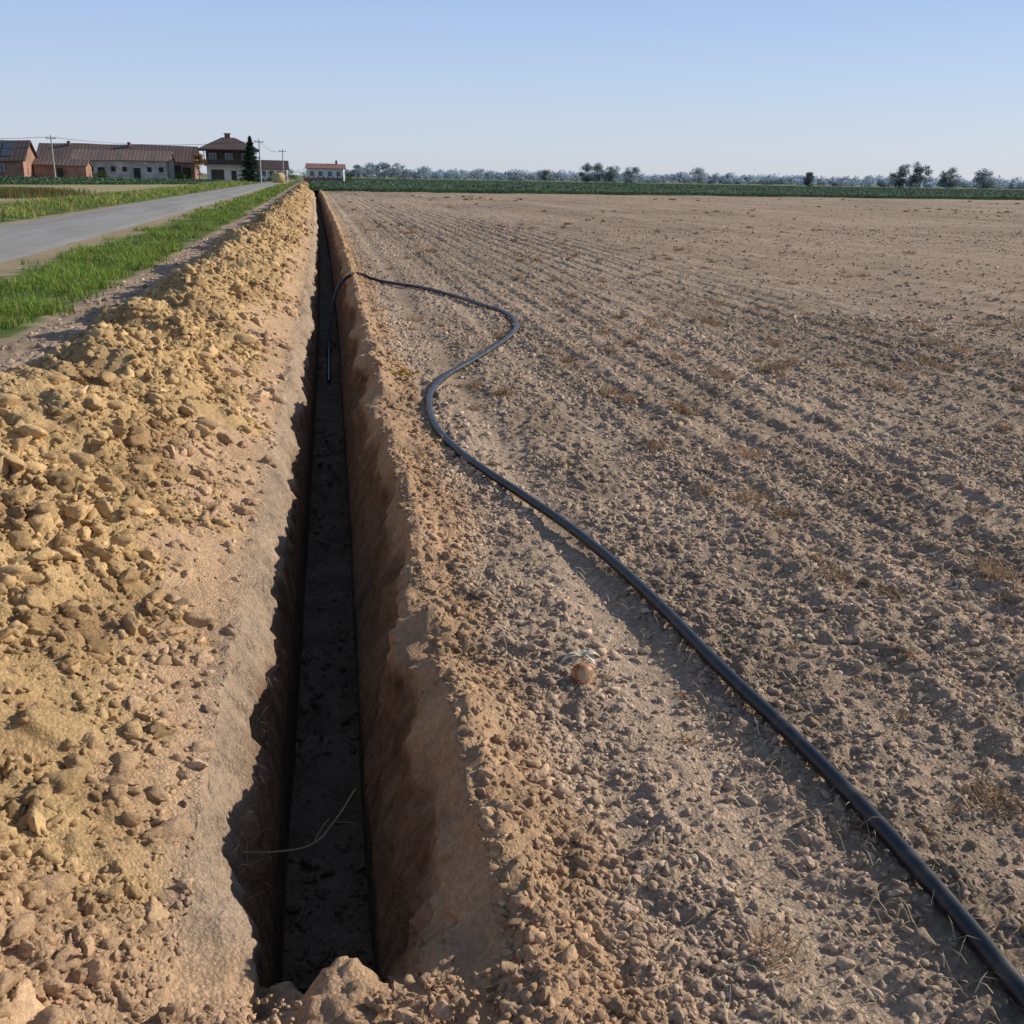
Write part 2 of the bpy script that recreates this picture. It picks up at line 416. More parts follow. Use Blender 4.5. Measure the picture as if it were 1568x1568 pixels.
for (x,y,s) in T:
    n=int(min(260,1900*s*(1 if y<12 else .6)*random.uniform(.5,1.1)));sc=1+y/16
    a=U(0,6.28,n);rr=s*.7*rng.random(n)**.7
    ex=random.uniform(.5,1.2)
    px=x+rr*np.cos(a)*ex+.2*s*random.uniform(-1,1);py=y+rr*np.sin(a)/ex
    base=C(.43,.285,.17)[None]*U(.4,1.4,n)[:,None]*random.uniform(.75,1.15)
    pz=groundz(px,py)
    P.append(blades(px,py,pz,s*U(.2,.85,n),.0022*sc*U(.5,1.6,n),a+rng.normal(size=n)*1.3,U(.6,2.3,n),U(-.9,1.2,n),base))
n=4200
y=1.3*(40/1.3)**rng.random(n);x=U(.4,1,n)+U(0,1,n)*(.75*y);a=U(0,6.28,n)
s=U(.015,.07,n)*(1+y/25)
P.append(blades(x,y,groundz(x,y)+.012,s,.0025*(1+y/12)*U(.6,1.5,n),a,np.full(n,1.5),U(-.2,.1,n),C(.54,.43,.28)[None]*U(.6,1.3,n)[:,None]))
n=300
y=1.4*(9/1.4)**rng.random(n);x=U(-1.3,-.4,n)
P.append(blades(x,y,groundz(x,y)+.01,U(.03,.12,n),U(.001,.003,n),U(0,6.28,n),np.full(n,1.45),U(-.4,.2,n),C(.5,.38,.22)[None]*U(.6,1.2,n)[:,None]))
n=420   # fine roots hanging out of the trench sides
y=1.9*(9/1.9)**rng.random(n);sd=rng.random(n)<.6
x=np.where(sd,U(.13,.25,n),U(-.28,-.23,n));z=np.interp(x,PX,PZ)
P.append(blades(x+cy(y),y,z+.01,U(.04,.12,n),U(.0012,.002,n),np.where(sd,3.14,0)+rng.normal(size=n)*.7,U(1.3,2.2,n),U(.2,1.0,n),C(.34,.25,.15)[None]*U(.5,1.2,n)[:,None]))
join_parts('dry_weed_tufts',P,M_dry)

# ---------------------------------------------------------------- road
ry=np.concatenate([np.arange(-4,60,.5),np.arange(60,262,2)])
na=np.interp(ry,[0,20,40,120,202,262],[-5.55,-5.5,-5.42,-5.73,-6.04,-6.3])
fa=np.interp(ry,[0,34,42,73,210,262],[-9.3,-9.34,-9.3,-9.75,-9.9,-10.2])
na=na+.10*fbm(ry/1.3,ry*0,3,110);fa=fa+.10*fbm(ry/1.3,ry*0,3,111)
cols=np.linspace(0,1,13)
RX=na[:,None]*(1-cols)+fa[:,None]*cols
RZ=.015+.045*(1-(2*cols-1)**2)[None]+0*RX
RZ[:,0]-=.03;RZ[:,-1]-=.03
Vv=np.stack([RX,np.repeat(ry[:,None],13,1),RZ],-1).reshape(-1,3)
ii=np.arange(len(ry)*13).reshape(len(ry),13)
F=np.stack([ii[:-1,:-1],ii[:-1,1:],ii[1:,1:],ii[1:,:-1]],-1).reshape(-1,4)[:,::-1]
M_asph=mat_noise('asphalt',(.29,.275,.26),(.40,.38,.355),.9,1,.0,.01,(1,.12,1),10)
mk('asphalt_road',Vv,F,M_asph,None,True)

# ---------------------------------------------------------------- beet crops
def leafcloud(x,y,z,s,col):
    n=len(x);a=U(0,6.28,n);tilt=U(.15,1.2,n)
    d=np.stack([np.cos(a)*np.cos(tilt),np.sin(a)*np.cos(tilt),np.sin(tilt)],1)
    sd=np.stack([-np.sin(a),np.cos(a),np.zeros(n)],1)
    p=np.stack([x,y,z],1);w=s*.32
    V=np.zeros((n,4,3));V[:,0]=p
    V[:,1]=p+d*(s*.55)[:,None]-sd*w[:,None]
    V[:,3]=p+d*(s*.55)[:,None]+sd*w[:,None]
    V[:,2]=p+d*s[:,None]+np.stack([d[:,0]*.0,d[:,1]*0,-s*.15],1)
    F=np.arange(n*4).reshape(n,4)
    return V.reshape(-1,3),F,np.repeat(col,4,0)
M_beet=mat_leaf('beet_leaves',.15,.8,.05)
def beetfield(name,poly_near,far,x0,x1,n1,n2,band1=9):
    P=[]
    x=U(x0,x1,n1);yn=np.interp(x,*poly_near)+U(0,1,n1)**1.5*band1
    x=np.round(x/.45)*.45+rng.normal(size=n1)*.10
    P.append(leafcloud(x,yn,U(.02,.25,n1),U(.18,.38,n1),C(.07,.13,.06)[None]*U(.6,1.5,n1)[:,None]))
    x=U(x0,x1,n2);y0=np.interp(x,*poly_near)+band1*.7;yf=np.interp(x,*far)
    y=y0*(np.maximum(yf,y0+1)/y0)**rng.random(n2)
    P.append(leafcloud(x,y,U(.2,.36,n2),U(.25,.5,n2),C(.085,.14,.08)[None]*U(.6,1.5,n2)[:,None]))
    gx=np.arange(x0,x1+1,1.2);k=np.linspace(0,1,90)**1.6
    GX=np.repeat(gx[:,None],90,1);y0=np.interp(gx,*poly_near)+3;yf=np.maximum(np.interp(gx,*far),y0+1)
    GY=y0[:,None]+(yf-y0)[:,None]*k[None]
    GZ=.30+.08*rng.random(GX.shape)+.05*vn2(GX/8,GY/8,120)
    GZ[:,0]=0;GZ[:,-1]=0;GZ[0]=0;GZ[-1]=0
    v=np.stack([GX,GY,GZ],-1).reshape(-1,3);ii=np.arange(len(v)).reshape(GX.shape)
    f=np.stack([ii[:-1,:-1],ii[1:,:-1],ii[1:,1:],ii[:-1,1:]],-1).reshape(-1,4)
    c=C(.08,.12,.07)[None]*(1+.25*rng.normal(size=len(v)))[:,None]
    P.append((v,f,np.clip(c,.01,.3)))
    join_parts(name,P,M_beet)
beetfield('beet_crop',([-3,1.2,21,55,89,400],[113,113,114.5,120,123,160]),([-3,60,120,400],[520,520,480,420]),-1.5,330,34000,40000)
beetfield('beet_crop',([-120,-37,-31,-16.5],[112,122,128,160]),([-120,-60,-16],[196,200,214]),-95,-16.5,14000,12000)

# ---------------------------------------------------------------- pipe
def tube(name,pts,rad,mat,cyc=10):
    cu=bpy.data.curves.new(name,'CURVE');cu.dimensions='3D'
    sp=cu.splines.new('BEZIER');sp.bezier_points.add(len(pts)-1)
    for b,p in zip(sp.bezier_points,pts):
        b.co=p;b.handle_left_type=b.handle_right_type='AUTO'
    cu.bevel_depth=rad;cu.bevel_resolution=5;cu.resolution_u=cyc;cu.use_fill_caps=True
    o=bpy.data.objects.new(name,cu);COL.objects.link(o)
    dg=bpy.context.evaluated_depsgraph_get()
    me=bpy.data.meshes.new_from_object(o.evaluated_get(dg))
    bpy.data.objects.remove(o)
    for p in me.polygons:p.use_smooth=True
    o=bpy.data.objects.new(name,me);COL.objects.link(o)
    me.materials.clear();me.materials.append(mat)
    return o
m,nt,b=newmat('black_polyethylene')
N=nt.nodes;L=nt.links
tc=N.new('ShaderNodeTexCoord');nn=N.new('ShaderNodeTexNoise');nn.inputs['Scale'].default_value=14;nn.inputs['Detail'].default_value=8
L.new(tc.outputs['Object'],nn.inputs['Vector'])
cr=N.new('ShaderNodeValToRGB');cr.color_ramp.elements[0].position=.50;cr.color_ramp.elements[1].position=.75
cr.color_ramp.elements[0].color=(.009,.011,.015,1);cr.color_ramp.elements[1].color=(.06,.05,.04,1)
L.new(nn.outputs['Fac'],cr.inputs[0]);L.new(cr.outputs[0],b.inputs['Base Color'])
mr=N.new('ShaderNodeMapRange');mr.inputs['To Min'].default_value=.25;mr.inputs['To Max'].default_value=.5
L.new(nn.outputs['Fac'],mr.inputs['Value']);L.new(mr.outputs[0],b.inputs['Roughness'])
M_pipe=m
pp=[(1.30,.2),(1.36,1.0),(1.38,1.49),(1.39,1.91),(1.37,2.41),(1.31,3.04),(1.27,3.63),(1.18,4.35),(1.02,5.10),(.89,5.63),(.80,6.09),(.74,6.70),(.76,7.32),(.84,7.91),(1.05,8.60),(1.33,9.22),(1.73,10.15),(2.06,11.03),(2.24,11.81),(2.28,12.71),(2.12,13.54),(1.85,14.80),(1.49,15.90),(1.14,16.51)]
pts=[Vector((x*.983,y*.983,.032)) for x,y in pp]
pts+=[Vector((.84,16.62,.06)),Vector((.62,16.6,.14)),Vector((.42,16.45,.08)),Vector((.26,16.2,-.12)),Vector((.17,15.8,-.45)),Vector((.12,15.2,-.76)),Vector((.10,14.2,-.82)),Vector((.08,12.8,-.83))]
tube('water_pipe',pts,.0235,M_pipe)

# ---------------------------------------------------------------- twig, onion, leaves
M_twig=mat_noise('twig_bark',(.24,.18,.10),(.34,.26,.15),30,.9,.1)
tw=bpy.data.objects.new('dry_twig',None);COL.objects.link(tw)
for i,(p,rd) in enumerate([([(-.27,2.52,-.20),(-.18,2.55,-.23),(-.08,2.60,-.25),(-.02,2.68,-.24),(.05,2.80,-.21)],.0026),([(-.08,2.60,-.25),(-.05,2.64,-.22),(-.03,2.66,-.21)],.0013),([(-.02,2.68,-.24),(.03,2.70,-.26),(.06,2.72,-.29)],.0014)]):
    o=tube('stem_%d'%(i+1),[Vector(q) for q in p],rd,M_twig);o.parent=tw
on=bpy.data.objects.new('onion_bulb',None);COL.objects.link(on)
m,nt,b=newmat('onion_skin');N=nt.nodes;L=nt.links
tc=N.new('ShaderNodeTexCoord');wv=N.new('ShaderNodeTexNoise');wv.inputs['Scale'].default_value=60;mp=N.new('ShaderNodeMapping');mp.inputs['Scale'].default_value=(1,1,.12)
L.new(tc.outputs['Object'],mp.inputs[0]);L.new(mp.outputs[0],wv.inputs['Vector'])
cr=N.new('ShaderNodeValToRGB');cr.color_ramp.elements[0].color=(.36,.12,.03,1);cr.color_ramp.elements[1].color=(.50,.36,.22,1);cr.color_ramp.elements[0].position=.45;cr.color_ramp.elements[1].position=.58
L.new(wv.outputs['Fac'],cr.inputs[0]);L.new(cr.outputs[0],b.inputs['Base Color']);b.inputs['Roughness'].default_value=.5
Ms=m
M_husk=mat_noise('papery_husk',(.52,.44,.30),(.70,.63,.50),25,.6,.3)
th=np.linspace(0,2*math.pi,25)[:-1];ph=np.linspace(0,1,16)
prof_r=.030*np.sin(np.pi*ph)**.8*(1-.45*ph)+.0008;prof_z=.065*ph
V=np.array([[prof_r[j]*math.cos(t_)*1.25,prof_r[j]*math.sin(t_)*1.25,prof_z[j]] for j in range(16) for t_ in th])
F=np.array([[j*24+i,j*24+(i+1)%24,(j+1)*24+(i+1)%24,(j+1)*24+i] for j in range(15) for i in range(24)])
o=mk('bulb',V,F,Ms,None,True,on);o.rotation_euler=(math.radians(115),0,math.radians(-10));o.location=(0,.0,.026)
for i in range(8):
    a=math.radians([5,35,75,110,150,185,215,325][i]);Ls=[.060,.045,.05,.05,.055,.06,.035,.04][i];w=.015
    V=[];
    for k in range(7):
        u=k/6;rr=Ls*u;zz=.046+.020*math.sin(u*3.0)-.020*u;ww=w*math.sin(math.pi*(.12+.85*u))
        for s_,lift in((-1,.004),(0,0),(1,.004)):
            V.append((rr*math.cos(a)-s_*ww*math.sin(a),.0+rr*math.sin(a)*.7+s_*ww*math.cos(a)*.8,zz+lift))
    F=[[k*3+j,k*3+j+1,k*3+j+4,k*3+j+3] for k in range(6) for j in(0,1)]
    mk('husk_%d'%(i+1),V,np.array(F),M_husk,None,True,on)
on.location=(.82,3.03,float(groundz(np.array([.82]),np.array([3.03]))[0])+.008);on.scale=(1.3,1.3,1.3)
def curled_leaf(x,y,s,rot,mat):
    V=[]
    for k in range(8):
        u=k/7;w=s*.25*math.sin(math.pi*min(1,.08+u*.92))
        for q in(-1,-.5,0,.5,1):
            V.append((u*s-.5*s,q*w,.01+.35*s*abs(q)*math.sin(math.pi*u)*.5+.10*s*math.sin(u*5+q)))
    F=[[k*5+j,k*5+j+1,k*5+j+6,k*5+j+5] for k in range(7) for j in range(4)]
    o=mk('fallen_leaf',V,np.array(F),mat,None,True)
    o.location=(x,y,float(groundz(np.array([x]),np.array([y]))[0])+.02);o.rotation_euler=(0,0,rot)
M_yl=mat_noise('yellow_leaf',(.38,.25,.05),(.54,.40,.10),20,.8,.2)
for q in[(.62,8.3,.17,.5),(.76,8.45,.13,2.),(.66,8.1,.10,0.2)]:curled_leaf(*q,M_yl)

# ---------------------------------------------------------------- buildings
def box(name,x0,x1,y0,y1,z0,z1,mat,parent):
    V=[(x0,y0,z0),(x1,y0,z0),(x1,y1,z0),(x0,y1,z0),(x0,y0,z1),(x1,y0,z1),(x1,y1,z1),(x0,y1,z1)]
    F=[[0,3,2,1],[4,5,6,7],[0,1,5,4],[1,2,6,5],[2,3,7,6],[3,0,4,7]]
    return mk(name,V,np.array(F),mat,None,False,parent)
def empty(name,loc,rz=0):
    e=bpy.data.objects.new(name,None);e.location=loc;e.rotation_euler=(0,0,rz);COL.objects.link(e);return e
def gable_roof(name,x0,x1,y0,y1,ze,zr,mat,parent,oh=.5,th=.18,ripple=True):
    xs=np.arange(x0-oh,x1+oh,.35) if ripple else np.array([x0-oh,x1+oh])
    if xs[-1]<x1+oh:xs=np.append(xs,x1+oh)
    ym=(y0+y1)/2;k=oh*(zr-ze)/((y1-y0)/2)
    sag=.10*vn2(xs/6.,xs*0,130)
    rows=[(y0-oh,ze-k),(ym,zr),(y1+oh,ze-k)]
    V=[]
    for dz in(0,-th):
        for (yy_,zz_) in rows:
            for i,xx_ in enumerate(xs):
                V.append((xx_,yy_,zz_+dz+sag[i]*(1 if ripple else 0)+(.03 if (ripple and i%2) else 0)))
    n=len(xs);F=[]
    for r_ in(0,1):
        for i in range(n-1):
            a=r_*n+i;F.append([a,a+1,a+n+1,a+n]);b_=a+3*n;F.append([b_,b_+n,b_+n+1,b_+1])
    for i in range(n-1):
        F.append([i,i+3*n,i+1+3*n,i+1]);F.append([2*n+i,2*n+i+1,5*n+i+1,5*n+i])
    for r_ in(0,1):
        for i,s in((0,1),(n-1,-1)):
            F.append([r_*n+i,(r_+1)*n+i,(r_+4)*n+i,(r_+3)*n+i])
    return mk(name,V,np.array(F),mat,None,False,parent)
def gable_walls(name,x0,x1,y0,y1,ze,zr,mat,parent):
    ym=(y0+y1)/2;e=.02
    V=[(x0,y0,0),(x1,y0,0),(x1,y1,0),(x0,y1,0),(x0,y0,ze-e),(x1,y0,ze-e),(x1,y1,ze-e),(x0,y1,ze-e),(x0,ym,zr-.2),(x1,ym,zr-.2)]
    F4=[[0,1,5,4],[2,3,7,6],[1,2,6,5],[3,0,4,7]];F3=[[5,6,9],[7,4,8]]
    return mk(name,V,[np.array(F4),np.array(F3)],mat,None,False,parent)
def mat_brick(name,c1,c2,mortar):
    m,nt,b=newmat(name);N=nt.nodes;L=nt.links
    tc=N.new('ShaderNodeTexCoord');sp=N.new('ShaderNodeSeparateXYZ');ad=N.new('ShaderNodeMath');cb=N.new('ShaderNodeCombineXYZ')
    L.new(tc.outputs['Object'],sp.inputs[0]);L.new(sp.outputs[0],ad.inputs[0]);L.new(sp.outputs[1],ad.inputs[1]);L.new(ad.outputs[0],cb.inputs[0]);L.new(sp.outputs[2],cb.inputs[1])
    br=N.new('ShaderNodeTexBrick');br.inputs['Scale'].default_value=3;br.inputs['Color1'].default_value=(*c1,1);br.inputs['Color2'].default_value=(*c2,1);br.inputs['Mortar'].default_value=(*mortar,1)
    L.new(cb.outputs[0],br.inputs['Vector'])
    n=N.new('ShaderNodeTexNoise');n.inputs['Scale'].default_value=.6;n.inputs['Detail'].default_value=6;L.new(tc.outputs['Object'],n.inputs['Vector'])
    mr=N.new('ShaderNodeMapRange');mr.inputs['From Min'].default_value=.3;mr.inputs['From Max'].default_value=.7;mr.inputs['To Min'].default_value=.6;mr.inputs['To Max'].default_value=1.25;L.new(n.outputs['Fac'],mr.inputs['Value'])
    vm=N.new('ShaderNodeVectorMath');vm.operation='SCALE';L.new(br.outputs['Color'],vm.inputs[0]);L.new(mr.outputs[0],vm.inputs['Scale']);L.new(vm.outputs[0],b.inputs['Base Color'])
    b.inputs['Roughness'].default_value=.9;setspec(b,.2);return m
M_brick=mat_brick('red_brick',(.22,.12,.10),(.27,.15,.12),(.27,.22,.20))
M_orange=mat_brick('orange_brick',(.33,.16,.11),(.37,.19,.13),(.30,.24,.20))
M_stone=mat_noise('weathered_plaster',(.28,.27,.25),(.58,.56,.52),.7,.9,.2,0,None,10)
M_rust=mat_noise('rusty_sheet_roof',(.12,.095,.09),(.20,.135,.12),.5,.9,.1,0,(1,.3,.3),8)
M_rust2=mat_noise('rust_patched_roof',(.15,.13,.13),(.26,.17,.13),.7,.9,.1,0,(1,.3,.3),8)
M_white=mat_noise('white_render',(.70,.70,.68),(.78,.78,.76),.8,.8,.3)
M_brown=mat_noise('brown_cladding',(.07,.055,.05),(.11,.08,.07),1,.8,.3)
M_roofd=mat_noise('dark_tile_roof',(.10,.075,.07),(.14,.10,.09),2,.9,.1)
M_dark=mat_noise('dark_opening',(.015,.015,.017),(.035,.035,.035),1,.6,.3)
M_glass=mat_noise('window_glass',(.05,.06,.07),(.08,.09,.11),1,.12,.6)
M_frame=mat_noise('window_frame',(.5,.5,.48),(.6,.6,.58),1,.5,.4)
M_solar=mat_noise('solar_panel',(.06,.07,.10),(.08,.09,.12),1,.35,.4)
M_conc=mat_noise('concrete_pole',(.35,.34,.32),(.45,.44,.42),1,.9,.2)
M_red=mat_noise('red_sheet_roof',(.26,.14,.12),(.33,.18,.15),1,.8,.2)
def window(name,x,z,w,h,yf,parent,frame=M_frame,glass=M_glass):
    box(name+'_frame',x-w/2-.08,x+w/2+.08,yf-.06,yf+.05,z-h/2-.08,z+h/2+.08,frame,parent)
    for i in(0,1):
        a=x-w/2+i*w/2+.03;box(name+'_pane_%d'%(i+1),a,a+w/2-.06,yf-.09,yf-.063,z-h/2,z+h/2,glass,parent)
e=empty('brick_barn',(0,0,0))
gable_walls('walls',-55.5,-24.6,236,246,4.0,7.0,M_brick,e)
gable_roof('roof',-55.5,-24.6,236,246,4.0,7.0,M_rust,e)
for i,(xx_,w,h) in enumerate([(-30.5,.9,1.1),(-28.7,2.6,3.0),(-26.2,1.6,2.6),(-33,1.,.9),(-52,2.5,2.8),(-48,1,1)]):
    z0=0 if h>2 else 1.4;box('door_%d'%(i+1),xx_-w/2,xx_+w/2,235.9,236.1,z0,z0+h,M_dark,e)
for i,xx_ in enumerate([-50,-38]):box('chimney_vent_%d'%(i+1),xx_-.3,xx_+.3,240,240.6,6.4,7.5,M_brick,e)
e=empty('plastered_outbuilding',(0,0,0))
gable_walls('walls',-45.8,-27.9,221,229,3.8,5.6,M_stone,e)
gable_roof('roof',-45.8,-27.9,221,229,3.8,5.6,M_rust2,e,.35,.15)
for i,xx_ in enumerate([-44.3,-42.4,-40.5,-38.3,-36.2,-33.9,-31.6,-29.4]):
    if i in(2,5):box('door_%d'%i,xx_-.6,xx_+.6,220.9,221.1,0,2.3,M_dark,e)
    else:box('window_%d'%i,xx_-.4,xx_+.4,220.9,221.1,1.6,2.5,M_dark,e)
box('end_pilaster',-28.2,-27.8,220.8,221.3,0,3.5,M_brick,e)
e=empty('farm_building_with_solar_roof',(0,0,0))
gable_walls('walls',-66,-50.2,203,213,3.4,6.6,M_orange,e)
gable_roof('roof',-66,-50.2,203,213,3.4,6.6,M_roofd,e)
kx=(6.6-3.4)/5
for i in range(6):
    for j in range(2):
        xa=-64.5+i*2.1;ya=203.6+j*2.0;za=3.4+(ya-203)*kx+.12
        V=[(xa,ya,za),(xa+1.9,ya,za),(xa+1.9,ya+1.85,za+1.85*kx),(xa,ya+1.85,za+1.85*kx)];V+=[(a,b_,c_-.05) for a,b_,c_ in V]
        mk('panel_%d_%d'%(i,j),V,np.array([[0,1,2,3],[7,6,5,4],[0,4,5,1],[1,5,6,2],[2,6,7,3],[3,7,4,0]]),M_solar,None,False,e)
for i,xx_ in enumerate([-62,-58,-54]):window('window_%d'%i,xx_,1.9,1.1,1.1,203,e)
e=empty('brick_annex',(0,0,0))
gable_walls('walls',-50,-41,209,214,2.6,3.6,M_orange,e);gable_roof('roof',-50,-41,209,214,2.6,3.6,M_rust,e,.3,.12)
box('door',-46,-45,208.9,209.1,0,2,M_dark,e)
e=empty('family_house',(-16.6,224,0),math.radians(4))
box('ground_floor',-4.4,4.6,0,9,0,3.0,M_white,e)
box('balcony_slab',-4.9,5.1,-1.3,9.1,3.0,3.2,M_conc,e)
box('upper_floor',-4.4,4.6,.003,9,3.2,6.0,M_brown,e)
box('balcony_rail',-4.9,5.1,-1.3,-1.2,3.2,4.1,M_brown,e)
for i in range(4):box('balcony_post_%d'%(i+1),-4.8+i*3.2,-4.65+i*3.2,-1.2,-1.0,4.1,6.0,M_brown,e)
V=[(-5.9,-1.6,5.95),(6.1,-1.6,5.95),(6.1,10.4,5.95),(-5.9,10.4,5.95),(-1.2,4.5,8.5),(1.4,4.5,8.5),(-5.9,-1.6,6.15),(6.1,-1.6,6.15),(6.1,10.4,6.15),(-5.9,10.4,6.15)]
mk('hip_roof',V,[np.array([[0,3,2,1],[6,7,5,4],[8,9,4,5],[0,1,7,6],[1,2,8,7],[2,3,9,8],[3,0,6,9]]),np.array([[7,8,5],[9,6,4]])],M_roofd,None,False,e)
box('chimney',-.6,.5,4.2,5.0,8.0,9.2,M_brick,e);box('chimney_cap',-.75,.65,4.05,5.15,9.2,9.35,M_conc,e)
for i,xx_ in enumerate([-3.1,0,3.2]):window('upper_window_%d'%(i+1),xx_,4.7,1.3,1.3,0.003,e)
box('garage_door',-3.6,-1.1,-.05,.05,0,2.3,M_brown,e);box('front_door',.3,1.3,-.05,.05,0,2.1,M_brown,e);window('lower_window',3.1,1.6,1.3,1.1,0,e)
e=empty('low_white_house',(2.6,262,0),math.radians(-3))
gable_walls('walls',-4.2,4.4,0,8,3.2,4.2,M_white,e);gable_roof('roof',-4.2,4.4,0,8,3.2,4.2,M_red,e,.4,.12)
for i,xx_ in enumerate([-3,-1,1.2,3.2]):window('window_%d'%(i+1),xx_,1.9,.9,1.0,0,e)
box('chimney',2.4,2.9,3.6,4.1,3.9,5.0,M_brick,e)
e=empty('brick_fence',(0,0,0))
for i in range(9):
    box('pier_%d'%i,-2.4+i*1.1,-2.05+i*1.1,255,255.35,0,1.3,M_orange,e)
    if i<8:box('panel_%d'%i,-2.047+i*1.1,-1.303+i*1.1,255.1,255.25,0,1.0,M_red,e)
e=empty('white_cottage',(-11.2,300,0))
gable_walls('walls',-4,4,0,7,3.2,5.2,M_white,e);gable_roof('roof',-4,4,0,7,3.2,5.2,M_roofd,e)
for i,xx_ in enumerate([-2,0,2]):window('window_%d'%(i+1),xx_,1.8,.9,1.1,0,e)
M_straw=mat_noise('straw_bale',(.48,.36,.16),(.60,.48,.24),8,.9,.1,.05)
th=np.linspace(0,2*math.pi,33)[:-1];V=[]
prof=[(0,-.62),(.55,-.62),(.88,-.60),(.95,-.52),(.96,-.2),(.955,.2),(.95,.52),(.88,.60),(.55,.62),(0.0,.62)]
for rr,zz in prof:
    for a in th:
        k=1+.02*random.random();V.append((zz,rr*k*math.cos(a),rr*k*math.sin(a)))
F=[[j*32+i,j*32+(i+1)%32,(j+1)*32+(i+1)%32,(j+1)*32+i] for j in range(9) for i in range(32)]
for (bx,by) in((-6.4,209),(-7.1,212)):
    o=mk('hay_bale',V,np.array(F),M_straw,None,True);o.location=(bx,by,.93);o.rotation_euler=(0,0,.6)
def pole(x,y,h):
    e=empty('utility_pole',(x,y,0))
    th=np.linspace(0,2*math.pi,11)[:-1]
    V=[(.16*math.cos(a),.16*math.sin(a),0) for a in th]+[(.09*math.cos(a),.09*math.sin(a),h) for a in th]
    F=[[i,(i+1)%10,10+(i+1)%10,10+i] for i in range(10)]
    mk('shaft',V,np.array(F),M_conc,None,True,e)
    box('crossarm',-.8,.8,-.05,.05,h-.45,h-.32,M_conc,e)
    for i,q in enumerate((-.7,0,.7)):box('insulator_%d'%i,q-.05,q+.05,-.05,.05,h-.32 if q else h,h-.12 if q else h+.18,M_dark,e)
poles=[(-100,205,7.6),(-46,207,7.4),(-9.6,204,7.5),(-6.9,256,7.0)]
for p in poles:pole(*p)
we=empty('power_lines',(0,0,0))
for a,b_ in zip(poles[:-1],poles[1:]):
    for q in(-.7,.7):
        A=Vector((a[0]+q*.3,a[1]+q,a[2]-.15));B_=Vector((b_[0]+q*.3,b_[1]+q,b_[2]-.15))
        pt=[A.lerp(B_,k/6)-Vector((0,0,1.0*(1-(2*k/6-1)**2))) for k in range(7)]
        o=tube('wire',pt,.016,M_dark);o.parent=we

# ---------------------------------------------------------------- trees
def tree_parts(x,y,h,w,colr,nclump=14,leaf=.35,npc=60,trunkh=.25,haze=None):
    Vs=[];Fs=[];Cs=[];off=0
    bark=C(.12,.10,.08) if haze is None else haze*.8
    def cone(p0,p1,r0,r1):
        nonlocal off
        d=np.array(p1)-np.array(p0);d=d/np.linalg.norm(d);s=np.cross(d,[.3,.9,.2]);s/=np.linalg.norm(s);t_=np.cross(d,s)
        an=np.linspace(0,2*math.pi,7)[:-1]
        V=[np.array(p0)+r0*(math.cos(a)*s+math.sin(a)*t_) for a in an]+[np.array(p1)+r1*(math.cos(a)*s+math.sin(a)*t_) for a in an]
        F=np.array([[i,(i+1)%6,6+(i+1)%6,6+i] for i in range(6)])
        Vs.append(np.array(V));Fs.append(F+off);Cs.append(np.tile(bark,(12,1)));off+=12
    top=h*.75
    cone((x,y,0),(x,y,h*trunkh),.022*h,.016*h);cone((x,y,h*trunkh),(x+.03*h,y,top),.016*h,.005*h)
    cen=[]
    for i in range(nclump):
        u=random.random();a=random.uniform(0,6.28);zz=h*(trunkh+.05+(.85-trunkh)*u)
        env=w/2*math.sin(math.pi*(.20+.70*u))**.6*random.uniform(.15,.85)
        cp=(x+env*math.cos(a),y+env*math.sin(a),zz);cen.append(cp)
        if i%2==0:cone((x,y,h*random.uniform(trunkh,.5)),cp,.007*h,.002*h)
    for cp in cen:
        n=npc;s=w*random.uniform(.13,.24)
        p=rng.normal(size=(n,3));p/=np.linalg.norm(p,axis=1)[:,None];p*=(s*rng.random(n)**.45)[:,None]
        pz=np.clip(cp[2]+p[:,2]*.75,.2,None)
        tone=random.uniform(.8,1.2)
        v,f,c=leafcloud(cp[0]+p[:,0],cp[1]+p[:,1],pz,leaf*U(.6,1.4,n),np.clip(colr[None]*tone*U(.8,1.2,n)[:,None],.01,.9))
        Vs.append(v);Fs.append(f+off);Cs.append(c);off+=len(v)
    return np.concatenate(Vs),np.concatenate(Fs),np.concatenate(Cs)
M_tree=mat_leaf('tree_foliage',.35,.9,.0)
def pol(az,D):return D*math.sin(math.radians(az)),D*math.cos(math.radians(az))
hz1=C(.29,.34,.35);hz2=C(.42,.50,.56);hz3=C(.56,.64,.73)  # pale foliage tints with the distance haze mixed into the colour
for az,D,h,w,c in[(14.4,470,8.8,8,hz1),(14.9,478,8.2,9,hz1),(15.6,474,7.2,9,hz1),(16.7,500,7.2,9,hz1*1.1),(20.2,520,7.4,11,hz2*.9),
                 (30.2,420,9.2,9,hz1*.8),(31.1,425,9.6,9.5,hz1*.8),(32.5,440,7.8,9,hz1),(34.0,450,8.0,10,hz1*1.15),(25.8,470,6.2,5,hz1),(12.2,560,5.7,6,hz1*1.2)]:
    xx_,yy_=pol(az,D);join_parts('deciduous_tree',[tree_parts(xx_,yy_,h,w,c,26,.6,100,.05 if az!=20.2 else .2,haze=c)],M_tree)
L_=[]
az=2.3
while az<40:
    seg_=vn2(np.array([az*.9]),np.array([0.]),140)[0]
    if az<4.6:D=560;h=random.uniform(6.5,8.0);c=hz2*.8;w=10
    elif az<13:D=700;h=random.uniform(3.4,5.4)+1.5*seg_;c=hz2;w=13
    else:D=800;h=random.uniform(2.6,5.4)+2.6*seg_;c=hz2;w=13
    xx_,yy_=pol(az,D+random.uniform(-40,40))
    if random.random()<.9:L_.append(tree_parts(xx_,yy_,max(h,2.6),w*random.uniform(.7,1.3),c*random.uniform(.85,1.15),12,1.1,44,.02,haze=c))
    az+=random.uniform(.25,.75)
az=1.5
